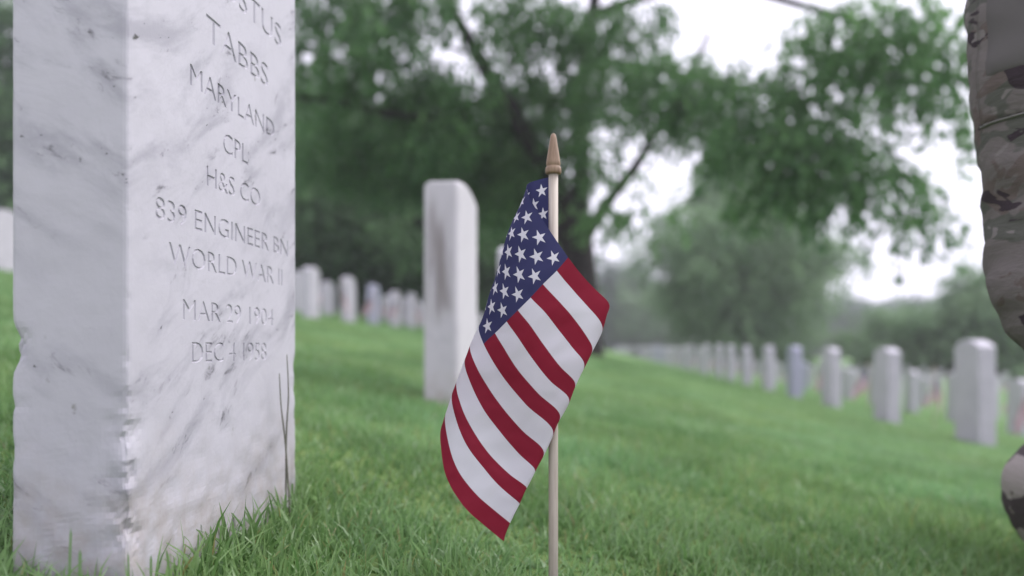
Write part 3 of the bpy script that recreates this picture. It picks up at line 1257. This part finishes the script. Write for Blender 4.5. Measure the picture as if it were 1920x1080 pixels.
# --- the big tree behind the flag
ZT_ = 18.0
bx = (1086 - 960) / F * ZT_
base = Vector((bx, ZT_, g1(bx, ZT_) - .1))
big = empty('oak_tree', base)
tag(big, 'big dark-trunked tree spreading over the graves right behind the sharp flag', 'tree')
limb('trunk', [base, P(1088, 600, 18), P(1086, 520, 18), P(1078, 440, 18), P(1074, 400, 18)], [.62, .46, .42, .40, .34], M['bark'], big, base, 14)
LIMBS = [
    ([P(1076, 430, 18), P(1040, 335, 17.6), P(985, 245, 17), P(930, 165, 16.6), P(885, 85, 16.2), P(852, 20, 16), P(820, -80, 15.8)], [.34, .29, .26, .22, .17, .13, .08]),
    ([P(1080, 440, 18), P(1088, 340, 18.2), P(1090, 230, 18.4), P(1100, 110, 18.6), P(1118, -10, 18.8), P(1130, -200, 19)], [.32, .28, .25, .21, .17, .09]),
    ([P(1088, 460, 18), P(1135, 385, 17.4), P(1190, 315, 16.8), P(1235, 235, 16), P(1290, 150, 15), P(1330, 60, 14.5)], [.22, .16, .13, .1, .07, .04]),
    ([P(1066, 455, 18), P(1000, 395, 18.6), P(935, 320, 19.2), P(885, 255, 19.6), P(830, 205, 20)], [.24, .21, .17, .12, .06]),
    ([P(935, 170, 16.6), P(840, 215, 16), P(730, 212, 15.5), P(640, 190, 15), P(560, 180, 14.5), P(470, 150, 14)], [.15, .11, .095, .085, .07, .04]),
    ([P(1100, 110, 18.6), P(1230, 130, 17), P(1400, 165, 15), P(1530, 195, 13.5), P(1640, 262, 12.6), P(1745, 345, 12)], [.17, .1, .075, .055, .035, .012]),
    ([P(1110, 30, 18.7), P(1300, -30, 16), P(1500, 10, 13.5), P(1650, 60, 12.3), P(1745, 140, 11.6), P(1850, 225, 11)], [.16, .1, .07, .05, .03, .012]),
    ([P(905, 120, 16.4), P(880, 100, 16.4), P(850, 92, 16.2), P(815, 70, 16)], [.06, .05, .04, .02]),
]
for (pts, rads) in LIMBS:
    rads = [r_ * .88 for r_ in rads]
    pts = [pts[0]] + [p_ * 1.01 for p_ in pts[1:]]
    limb('limb', pts, rads, M['bark'], big, base)
CL = [  # px, py, rx, ry (photo pixels), depth, leaf cover, tone
    (600, -10, 95, 50, 16, 1.1, .5), (710, 5, 90, 48, 16, 1.1, .5), (790, -10, 60, 35, 16, 1.0, .5), (660, 105, 70, 45, 15.5, .9, .55), (740, 135, 80, 45, 17, 1.1, .5),
    (590, 150, 65, 40, 16, .9, .5), (690, 215, 100, 55, 18, 1.2, .4), (820, 200, 75, 50, 18, 1.2, .45), (610, 270, 75, 55, 19, 1.2, .45), (730, 300, 90, 55, 19, 1.2, .35),
    (850, 290, 80, 55, 20, 1.2, .4), (900, 210, 50, 45, 19, 1.0, .5), (965, 15, 60, 40, 17, 1.0, .6), (1010, 95, 55, 55, 18, .9, .6), (975, 190, 60, 55, 19, 1.1, .5), (940, 300, 60, 50, 20, 1.0, .55),
    (1020, 270, 45, 50, 19, .9, .6), (1060, 30, 45, 40, 18, .8, .6), (1085, 170, 45, 45, 19, .7, .6), (1160, 70, 75, 32, 17.5, .85, .6), (1200, 15, 60, 28, 17, .9, .6),
    (1150, 140, 70, 36, 17, 1.0, .55), (1250, 135, 85, 38, 16, 1.15, .5), (1340, 150, 80, 42, 15, 1.15, .5), (1240, 195, 70, 30, 16, .9, .5), (1180, 200, 45, 30, 16.5, .5, .55), (1430, 165, 80, 36, 14.4, 1.1, .5),
    (1520, 110, 50, 50, 13.6, 1.0, .55), (1570, 35, 60, 42, 13.2, 1.0, .6), (1650, 50, 55, 45, 12.6, .9, .6), (1720, 15, 60, 36, 12.3, 1.0, .55), (1755, 90, 40, 40, 11.9, .9, .5), (1640, 130, 50, 38, 12.6, .9, .5),
    (1500, 200, 70, 40, 13.6, 1.1, .45), (1420, 245, 80, 42, 14.2, 1.15, .45), (1520, 270, 70, 40, 13.4, 1.1, .45), (1590, 240, 50, 34, 13, .9, .5), (1570, 330, 60, 34, 13, .8, .45), (1650, 295, 40, 24, 12.5, .9, .45),
    (1480, 330, 60, 40, 13.8, .8, .5), (1700, 325, 32, 22, 12.2, .9, .45), (1745, 362, 22, 24, 12, .8, .45), (1345, 225, 55, 36, 15, .7, .5), (1370, 290, 50, 26, 14.8, .55, .5),
    (1130, 395, 46, 24, 17.5, .8, .7), (1215, 400, 60, 20, 17, .8, .7), (1100, 320, 34, 40, 18.4, .55, .6), (1170, 330, 34, 24, 17.2, .45, .6), (1260, 262, 30, 20, 16, .45, .55), (1790, 185, 22, 14, 11.3, .6, .5),
    (1690, 170, 40, 24, 12, .7, .5), (1605, 185, 44, 24, 12.8, .6, .5),
    (880, 150, 60, 34, 16.5, .9, .5), (930, 75, 34, 40, 16.5, .5, .55), (1040, 190, 50, 50, 18, .9, .55), (1120, 60, 50, 40, 18, .9, .6), (800, 250, 90, 40, 17, 1.1, .4), (1300, 190, 60, 30, 15.5, .8, .5),
    (1010, 20, 60, 40, 17, .9, .6), (870, 10, 60, 26, 17, .7, .55), (1140, 250, 40, 24, 17.5, .45, .6), (700, 60, 80, 40, 15.5, .8, .5), (1500, 60, 40, 30, 14, .6, .55), (1600, 100, 60, 40, 13, .9, .5), (1700, 80, 50, 40, 12.4, .9, .5),
    (1690, 365, 30, 34, 12.2, .9, .45), (1702, 410, 18, 26, 12.1, .9, .4), (1735, 395, 18, 20, 12, .8, .45), (1640, 335, 50, 26, 12.5, .8, .45), (1780, 235, 30, 16, 11.4, .7, .5), (1770, 150, 36, 40, 11.7, .8, .5), (1735, 195, 40, 22, 11.9, .8, .5),
    (1440, 335, 50, 46, 14, .8, .45), (1545, 365, 36, 36, 13.3, .8, .45), (1420, 375, 30, 30, 14.2, .6, .45), (1800, 100, 24, 50, 11.5, .6, .5), (1600, 290, 60, 34, 12.9, .9, .45), (1765, 420, 12, 18, 12, .5, .45), (1500, 250, 60, 40, 13.5, .8, .45), (1330, 290, 30, 20, 15, .4, .5), (1800, 30, 30, 26, 11.8, .6, .5),
    (560, 60, 40, 40, 15.5, .8, .5), (830, 120, 30, 26, 17, .6, .55), (1080, 250, 40, 40, 18.6, .7, .6), (990, 340, 60, 40, 19.4, 1.1, .6), (900, 380, 70, 40, 20, 1.1, .45),
]
ell = []
for (px, py, rx, ry, z, cov, tn) in CL:
    z -= 1.0
    c = P(px, py, z) - base
    sx, sz = rx / F * z, ry / F * z
    area = math.pi * sx * sz
    n_leaf = area * cov * 3.1 / (.5 * .18 * .18 * .5 * .5)
    ns = max(5, int(n_leaf / 10))
    ell.append((c, (sx, min(sx, 1.0) * .9, sz), ns, tn))
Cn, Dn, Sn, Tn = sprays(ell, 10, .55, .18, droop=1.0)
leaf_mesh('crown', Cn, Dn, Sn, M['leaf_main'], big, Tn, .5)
print('main leaves', len(Cn))
# the rest of the crown above and behind the frame's top: coarser leaves
ell = []
for k in range(34):
    a = random.uniform(0, 2 * math.pi)
    rr = random.uniform(1, 7.5)
    c = Vector((math.cos(a) * rr * 1.05 + .5, math.sin(a) * rr * .8, random.uniform(10.0, 15.5)))
    ell.append((c, (1.5, 1.4, .8), 120, .5))
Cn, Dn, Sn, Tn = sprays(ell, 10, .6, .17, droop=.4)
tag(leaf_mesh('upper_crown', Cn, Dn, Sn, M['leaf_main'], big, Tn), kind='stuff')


# --- trees behind
def bush_tree(name, label, group, px, pz, crown, leaf, mat, n_ell, n_sp, trunk_r=.25, tone=.5, droop=.3, ground_y=None, spl=.9, low=0.0, er=(.24, .42)):
    """crown = (height of its middle above the ground, half width, half depth, half height)"""
    x = (px - 960) / F * pz
    base = Vector((x, pz, g1(x, pz) - .05))
    root = empty(name, base)
    tag(root, label, 'tree', group)
    cz, rx, ry, rz = crown
    V_, F_ = tube(*smooth_path([(0, 0, -.2), (.1, 0, cz * .4), (-.1, .1, cz), (.1, 0, cz + rz * .5)], [trunk_r * 1.3, trunk_r, trunk_r * .7, trunk_r * .25], 4), 8)
    mesh_obj('trunk', V_, F_, M['bark'], root, True)
    ell = []
    for k in range(n_ell):
        q = np.array([random.gauss(0, 1), random.gauss(0, 1), random.gauss(0, 1)])
        q /= np.linalg.norm(q)
        rad = random.uniform(.35, .95)
        c = np.array([q[0] * rx * rad, q[1] * ry * rad, cz + q[2] * rz * rad])
        e = random.uniform(*er)
        c[2] = max(c[2], rz * e * .6 + low)
        if k < 5:
            Vb, Fb = tube(*smooth_path([(0, 0, cz * .35 + k * .1 * cz), tuple(c * np.array([.5, .5, .8])), tuple(c)], [trunk_r * .5, trunk_r * .3, trunk_r * .1], 4), 6)
            mesh_obj('limb', Vb, Fb, M['bark'], root, True)
        ell.append((c, (rx * e, ry * e, rz * e * .8), n_sp, tone + random.uniform(-.38, .38)))
    Cn, Dn, Sn, Tn = sprays(ell, 9, spl, leaf, droop=droop)
    leaf_mesh('crown', Cn, Dn, Sn, mat, root, Tn, .55)
    return root


gd = 'dark trees beyond the row up the slope'
bush_tree('bushy_tree', 'dark dense tree between the veined and the streaked headstone, right one of two', gd, 800, 30, (3.6, 3.6, 3.0, 4.2), .24, M['leaf_dark'], 26, 120, tone=.42)
bush_tree('bushy_tree', 'dark dense tree right beside the edge of the veined headstone', gd, 600, 31, (4.2, 4.2, 3.0, 4.8), .24, M['leaf_dark'], 30, 120, tone=.45)
bush_tree('bushy_tree', 'dark dense tree hidden behind the veined headstone', gd, 350, 33, (4.6, 4.6, 3.0, 5.4), .26, M['leaf_dark'], 28, 110, tone=.4)
bush_tree('bushy_tree', 'dark dense tree in the sliver left of the veined headstone', gd, 20, 32, (8.2, 5.2, 3.0, 8.8), .28, M['leaf_dark'], 46, 130, tone=.42)
bush_tree('bushy_tree', 'dark dense tree behind the limb over the streaked headstone', gd, 930, 34, (4.0, 3.4, 3.0, 4.4), .24, M['leaf_dark'], 26, 120, tone=.42)
bush_tree('tall_tree', 'tall dark tree closing the view above the far headstones up the slope', gd, 700, 44, (7, 7.5, 3.5, 7.2), .32, M['leaf_dark'], 40, 130, tone=.5, spl=1.1)
bush_tree('tall_tree', 'tall dark tree beyond the streaked headstone', gd, 900, 47, (6.5, 6, 3.5, 7), .32, M['leaf_dark'], 36, 130, tone=.55, spl=1.1)
bush_tree('tall_tree', 'tall dark tree far behind the veined headstone', gd, 420, 46, (7, 8, 3.5, 7.5), .34, M['leaf_dark'], 36, 120, tone=.5, spl=1.1)

gp = 'pale trees beyond the rows down the slope'
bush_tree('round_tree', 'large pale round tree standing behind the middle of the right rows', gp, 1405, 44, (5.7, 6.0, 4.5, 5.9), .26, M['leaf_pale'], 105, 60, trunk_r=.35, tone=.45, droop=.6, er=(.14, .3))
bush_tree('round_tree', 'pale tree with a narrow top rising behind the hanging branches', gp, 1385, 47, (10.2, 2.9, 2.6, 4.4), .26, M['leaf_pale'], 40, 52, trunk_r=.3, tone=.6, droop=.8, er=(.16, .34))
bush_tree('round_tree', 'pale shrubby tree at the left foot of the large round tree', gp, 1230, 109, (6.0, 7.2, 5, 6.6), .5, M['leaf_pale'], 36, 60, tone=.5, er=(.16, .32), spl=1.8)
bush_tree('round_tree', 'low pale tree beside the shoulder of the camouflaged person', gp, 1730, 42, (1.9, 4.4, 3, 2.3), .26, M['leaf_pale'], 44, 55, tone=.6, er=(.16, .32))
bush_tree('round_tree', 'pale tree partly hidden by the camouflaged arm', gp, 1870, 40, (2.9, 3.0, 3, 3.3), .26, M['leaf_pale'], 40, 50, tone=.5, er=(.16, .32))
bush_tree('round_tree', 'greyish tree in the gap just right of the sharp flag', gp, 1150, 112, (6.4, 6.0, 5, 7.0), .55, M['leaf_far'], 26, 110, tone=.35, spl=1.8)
gf = 'hazy trees on the skyline'
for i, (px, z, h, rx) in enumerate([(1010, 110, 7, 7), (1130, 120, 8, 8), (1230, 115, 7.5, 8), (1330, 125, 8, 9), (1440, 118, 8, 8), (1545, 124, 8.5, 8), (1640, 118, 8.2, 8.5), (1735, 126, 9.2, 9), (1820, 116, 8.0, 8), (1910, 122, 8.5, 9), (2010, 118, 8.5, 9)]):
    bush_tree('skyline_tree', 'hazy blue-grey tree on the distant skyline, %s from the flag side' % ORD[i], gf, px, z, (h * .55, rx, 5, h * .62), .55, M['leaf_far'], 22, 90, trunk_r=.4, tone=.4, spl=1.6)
for i, (px, z, h, rx) in enumerate([(250, 70, 9, 9), (520, 74, 10, 9), (760, 72, 9, 9), (980, 76, 8, 8), (-40, 72, 9, 9)]):
    bush_tree('skyline_tree', 'dark distant tree behind the trees up the slope, %s of five' % ['second', 'third', 'fourth', 'fifth from the left edge', 'first'][i], 'distant trees up the slope', px, z, (h * .5, rx, 5, h * .62), .5, M['leaf_dark'], 24, 90, trunk_r=.4, tone=.5, spl=1.5)

# ------------------------------------------------------------------ the kneeling soldier at the edge of the frame
M['camo'] = camo_mat('camouflage_cloth', 1.0, 0.0)
M['camo_trousers'] = camo_mat('camouflage_cloth_trousers', 1.25, 2.7, 2.1)  # cloth colours lifted to offset the body's shade on the knee
M['skin'] = simple('skin', (.33, .19, .13), .55)
M['boot'] = simple('tan_boot_leather', (.20, .14, .09), .8)
M['hair'] = simple('dark_hair', (.02, .015, .012), .6)
M['loop'] = simple('grey_loop_pile', (.105, .098, .096), .95, .05)
M['thread'] = simple('seam_thread', (.15, .145, .138), .9)


def skin_mesh(name, verts, edges, radii, root, mat, parent, sub=2, bumpy=None, loose=()):
    me = bpy.data.meshes.new(name)
    me.from_pydata([tuple(q) for q in verts], edges, [])
    o = bpy.data.objects.new(name, me)
    COL.objects.link(o)
    fix_skin(me)
    m = o.modifiers.new('skin', 'SKIN')
    m.use_smooth_shade = True
    lay = me.skin_vertices[0].data
    for i, r_ in enumerate(radii):
        rr = r_ if isinstance(r_, tuple) else (r_, r_)
        lay[i].radius = rr
        lay[i].use_root = (i == root)
    s = o.modifiers.new('sub', 'SUBSURF')
    s.levels = sub
    s.render_levels = sub
    dg = bpy.context.evaluated_depsgraph_get()
    m2 = bpy.data.meshes.new_from_object(o.evaluated_get(dg))
    o.modifiers.clear()
    o.data = m2
    m2.name = name
    if bumpy:
        m2.update()
        for v in m2.vertices:
            v.co = v.co + v.normal * bumpy(v.co)
    m2.materials.clear()
    m2.materials.append(mat)
    m2.polygons.foreach_set('use_smooth', [True] * len(m2.polygons))
    if parent:
        o.parent = parent
    return o


pel = Vector((1.14, 1.22, g1(1.14, 1.22) + .33))
chest = Vector((.83, .95, pel.z + .35))
neck = Vector((.79, .86, pel.z + .47))
head = Vector((.79, .78, pel.z + .56))
shR, elR, wrR = Vector((.590, .865, .430)), Vector((.596, .850, .080)), Vector((.668, .735, -.135))
shL, elL, wrL = Vector((1.02, .86, .44)), Vector((1.12, .74, .16)), Vector((.95, .62, .0))
knR = Vector((.726, 1.00, -.198))
anR = Vector((1.10, 1.36, g1(1.10, 1.36) + .07))
toR = Vector((1.16, 1.47, g1(1.16, 1.47) + .04))
knL = Vector((1.22, .84, g1(1.22, .84) + .50))
anL = Vector((1.18, .82, g1(1.18, .82) + .09))
toL = Vector((1.12, .67, g1(1.12, .67) + .04))

# body: one continuous surface, pelvis first, with five separate fingers on each hand
bv, be, br = [], [], []


def add(p, r_, parent=None):
    bv.append(Vector(p))
    br.append(r_)
    if parent is not None:
        be.append((parent, len(bv) - 1))
    return len(bv) - 1


def hand(wi, wrist, elbow, side):
    d = (wrist - elbow).normalized()
    s = d.cross(Vector((0, 1, .3))).normalized() * side
    nrm = s.cross(d).normalized()
    palm = add(wrist + d * .05, .024, wi)
    for k, (off_, L) in enumerate(((-.030, .072), (-.010, .082), (.010, .076), (.030, .060))):
        k0 = add(wrist + d * .085 + s * off_, .0105, palm)
        k1 = add(wrist + d * (.085 + L * .42) + s * off_ * 1.05 - nrm * .012, .0092, k0)
        k2 = add(wrist + d * (.085 + L * .72) + s * off_ * 1.05 - nrm * .034, .0085, k1)
        add(wrist + d * (.085 + L * .80) + s * off_ * 1.02 - nrm * .056, .0075, k2)
    t0 = add(wrist + d * .035 - s * .034, .012, palm)
    t1 = add(wrist + d * .065 - s * .052 - nrm * .018, .0105, t0)
    add(wrist + d * .092 - s * .046 - nrm * .038, .009, t1)


p0 = add(pel, (.14, .11))
sp1 = add(pel.lerp(chest, .5), (.135, .10), p0)
ch = add(chest, (.15, .11), sp1)
nk = add(neck, .058, ch)
h0 = add(neck.lerp(head, .55), .066, nk)
h1 = add(head + Vector((0, .01, .045)), (.078, .092), h0)
add(head + Vector((0, .02, .13)), (.066, .08), h1)
for (s_, e_, w_, sd_) in ((shR, elR, wrR, 1), (shL, elL, wrL, -1)):
    c_ = add(chest.lerp(s_, .72) + Vector((0, 0, .03)), .066, ch)
    a_ = add(s_, .058, c_)
    m_ = add(s_.lerp(e_, .5), .048, a_)
    e2 = add(e_, .042, m_)
    w2 = add(w_, .028, e2)
    hand(w2, w_, e_, sd_)
for (hp, k_, a_, t_) in ((Vector((-.09, -.02, -.02)), knR, anR, toR), (Vector((.09, -.02, -.02)), knL, anL, toL)):
    q0 = add(pel + hp, .085, p0)
    q1 = add((pel + hp).lerp(k_, .5), .074, q0)
    q2 = add(k_, .055, q1)
    q3 = add(k_.lerp(a_, .4), .050, q2)
    q4 = add(a_, .037, q3)
    add(t_, .03, q4)


def fix_skin(me):
    bm = bmesh.new()
    bm.from_mesh(me)
    bm.verts.layers.skin.verify()
    bm.to_mesh(me)
    bm.free()


person = skin_mesh('person', bv, be, br, 0, M['skin'], None, 2)
tag(person, 'kneeling person in camouflage uniform cut off by the picture edge, only sleeve and knee showing', 'person')

# face on the front of the head
fwd = Vector((0, -1, -.35)).normalized()
hc = head + Vector((0, .01, .05))
side_ = Vector((1, 0, 0))
up_ = side_.cross(fwd).normalized()
if up_.z < 0:
    up_ = -up_
M['eye'] = simple('eye_white', (.7, .7, .68), .3)
M['iris'] = simple('dark_iris', (.03, .02, .015), .3)
M['lip'] = simple('lip_skin', (.28, .12, .10), .5)


def ball(name, c, rad, mat, parent, seg=10):
    bm = bmesh.new()
    bmesh.ops.create_uvsphere(bm, u_segments=seg, v_segments=seg - 2, radius=1)
    for v in bm.verts:
        v.co = Vector((v.co.x * rad[0], v.co.y * rad[1], v.co.z * rad[2])) + c
    me = bpy.data.meshes.new(name)
    bm.to_mesh(me)
    bm.free()
    me.materials.append(mat)
    me.polygons.foreach_set('use_smooth', [True] * len(me.polygons))
    o = bpy.data.objects.new(name, me)
    COL.objects.link(o)
    o.parent = parent
    return o


for sx in (-1, 1):
    e_ = ball('eye', hc + fwd * .078 + side_ * sx * .032 + up_ * .01, (.012, .012, .010), M['eye'], person)
    ball('iris', hc + fwd * .087 + side_ * sx * .032 + up_ * .009, (.006, .006, .006), M['iris'], e_, 8)
    ball('ear', hc + side_ * sx * .082 - fwd * .012, (.010, .022, .032), M['skin'], person)
ball('nose', hc + fwd * .092 - up_ * .022, (.014, .02, .024), M['skin'], person)
ball('mouth', hc + fwd * .082 - up_ * .058, (.024, .010, .008), M['lip'], person)
ball('hair', hc + up_ * .028 - fwd * .02, (.084, .094, .092), M['hair'], person, 14)
capo = ball('cap', hc + up_ * .066 - fwd * .006, (.092, .105, .055), M['camo'], person, 16)
V_, F_ = [], []
for i in range(9):
    a = -1 + 2 * i / 8
    q0 = hc + up_ * .055 + side_ * a * .078 + fwd * (.10 - .045 * a * a)
    q1 = hc + up_ * .040 + side_ * a * .070 + fwd * (.165 - .055 * a * a)
    V_ += [q0, q1, q1 - up_ * .004, q0 - up_ * .004]
for i in range(8):
    for k in range(4):
        F_.append((i * 4 + k, i * 4 + (k + 1) % 4, i * 4 + 4 + (k + 1) % 4, i * 4 + 4 + k))
F_ += [(0, 3, 2, 1), (32, 33, 34, 35)]
mesh_obj('visor', V_, F_, M['camo'], capo)

# coat: torso and both sleeves in one loose surface with creases
def creases(co):
    n1 = mnoise.noise(Vector((co.x * 10, co.y * 10, co.z * 30)))
    n2 = mnoise.noise(Vector((co.x * 22 + 4, co.y * 22, co.z * 55 + co.x * 30)))
    low = math.exp(-((co.z - .10) / .13) ** 2)
    return .0045 * n1 + (.0025 + .005 * low) * n2


cv, ce, cr = [], [], []


def addc(p, r_, parent=None):
    cv.append(Vector(p))
    cr.append(r_)
    if parent is not None:
        ce.append((parent, len(cv) - 1))
    return len(cv) - 1


c0 = addc(pel + Vector((0, 0, .03)), (.185, .15))
c1 = addc(pel.lerp(chest, .5), (.18, .14), c0)
c2 = addc(chest, (.19, .145), c1)
addc(chest.lerp(neck, .75), (.09, .085), c2)
SL = [(shR, .082), (shR.lerp(elR, .22), .0735), (shR.lerp(elR, .45), .0685), (shR.lerp(elR, .68), .062), (shR.lerp(elR, .84), .059), (elR + Vector((-.001, 0, .018)), .0655), (elR.lerp(wrR, .10) + Vector((-.003, 0, -.006)), .0665), (elR.lerp(wrR, .32), .0605), (elR.lerp(wrR, .6), .053), (elR.lerp(wrR, .95), .042)]
q = addc(chest.lerp(shR, .6) + Vector((0, 0, .03)), .10, c2)
for (p_, r_) in SL:
    q = addc(p_, r_, q)
q = addc(chest.lerp(shL, .6) + Vector((0, 0, .03)), .10, c2)
for (p_, r_) in ((shL, .082), (shL.lerp(elL, .5), .068), (elL, .064), (elL.lerp(wrL, .5), .055), (elL.lerp(wrL, .95), .042)):
    q = addc(p_, r_, q)
coat = skin_mesh('coat', cv, ce, cr, 0, M['camo'], person, 3, creases)

# sleeve pocket: a rounded patch wrapped on the outer side of the upper sleeve, plain pile panel above a stitched flap
def wrap_patch(name, t0, t1, a0, a1, lift, mat, parent, na=22, nt=18):
    ax = elR - shR
    e1 = Vector((0, -1, 0))
    e1 = (e1 - ax.normalized() * e1.dot(ax.normalized())).normalized()
    e2 = ax.normalized().cross(e1).normalized()
    if e2.x > 0:
        e2 = -e2
    bv_ = bvh
    V1, V2, Fc = [], [], []
    for j in range(nt + 1):
        t = t0 + (t1 - t0) * j / nt
        c = shR.lerp(elR, t)
        for i in range(na + 1):
            an = a0 + (a1 - a0) * i / na
            d = e1 * math.cos(an) + e2 * math.sin(an)
            hit = bv_.ray_cast(c + d * .25, -d, .25)
            p_ = hit[0] if hit[0] is not None else c + d * .072
            edge = min(i / na, 1 - i / na, j / nt, 1 - j / nt)
            V1.append(p_ + d * (lift * min(1, edge * 8 + .35)))
            V2.append(p_ - d * .004)
    n1 = len(V1)
    V_ = V1 + V2
    W_ = na + 1
    for j in range(nt):
        for i in range(na):
            a = j * W_ + i
            Fc.append((a, a + 1, a + 1 + W_, a + W_))
    rim = [i for i in range(W_)] + [j * W_ + na for j in range(1, nt + 1)] + [nt * W_ + i for i in range(na - 1, -1, -1)] + [j * W_ for j in range(nt - 1, 0, -1)]
    for k in range(len(rim)):
        a, b_ = rim[k], rim[(k + 1) % len(rim)]
        Fc.append((a, n1 + a, n1 + b_, b_))
    o = mesh_obj(name, V_, Fc, mat, parent, True)
    orient(o.data)
    return o


from mathutils.bvhtree import BVHTree
cm = coat.data
bvh = BVHTree.FromPolygons([v.co.copy() for v in cm.vertices], [tuple(p_.vertices) for p_ in cm.polygons])
wrap_patch('sleeve_pocket', .02, .52, -1.2, 1.62, .0035, M['camo'], coat)
bvh2 = bvh
wrap_patch('loop_panel', .05, .385, -1.0, 1.42, .0062, M['loop'], coat)
wrap_patch('pocket_seam', .514, .523, -1.2, 1.64, .0042, M['thread'], coat, nt=3)

# trousers
tv, te, tr_ = [], [], []


def addt(p, r_, parent=None):
    tv.append(Vector(p))
    tr_.append(r_)
    if parent is not None:
        te.append((parent, len(tv) - 1))
    return len(tv) - 1


t0 = addt(pel, (.165, .14))
for (hp, k_, a_, sgn) in ((Vector((-.09, -.02, -.02)), knR, anR, -1), (Vector((.09, -.02, -.02)), knL, anL, 1)):
    q = addt(pel + hp, .115, t0)
    q = addt((pel + hp).lerp(k_, .5), .098, q)
    q = addt((pel + hp).lerp(k_, .86), .088, q)
    if sgn < 0:
        q = addt(k_, .0865, q)
        q = addt(k_ + Vector((.045, .06, -.045)), .082, q)
    else:
        q = addt(k_, .082, q)
    q = addt(k_.lerp(a_, .5), .075, q)
    q = addt(k_.lerp(a_, .88), .062, q)


def creases2(co):
    return .004 * mnoise.noise(Vector((co.x * 18, co.y * 18, co.z * 18))) + .002 * mnoise.noise(co * 45)


skin_mesh('trousers', tv, te, tr_, 0, M['camo_trousers'], person, 3, creases2)
for (k_, a_, t_) in ((knR, anR, toR), (knL, anL, toL)):
    sh = a_ + (k_ - a_).normalized() * .12
    hv_ = a_ - (t_ - a_).normalized() * .05 + Vector((0, 0, -.03))
    skin_mesh('boot', [a_, sh, hv_, a_.lerp(t_, .55) + Vector((0, 0, -.01)), t_], [(0, 1), (0, 2), (0, 3), (3, 4)], [.050, .055, .042, .046, .038], 0, M['boot'], person, 2)
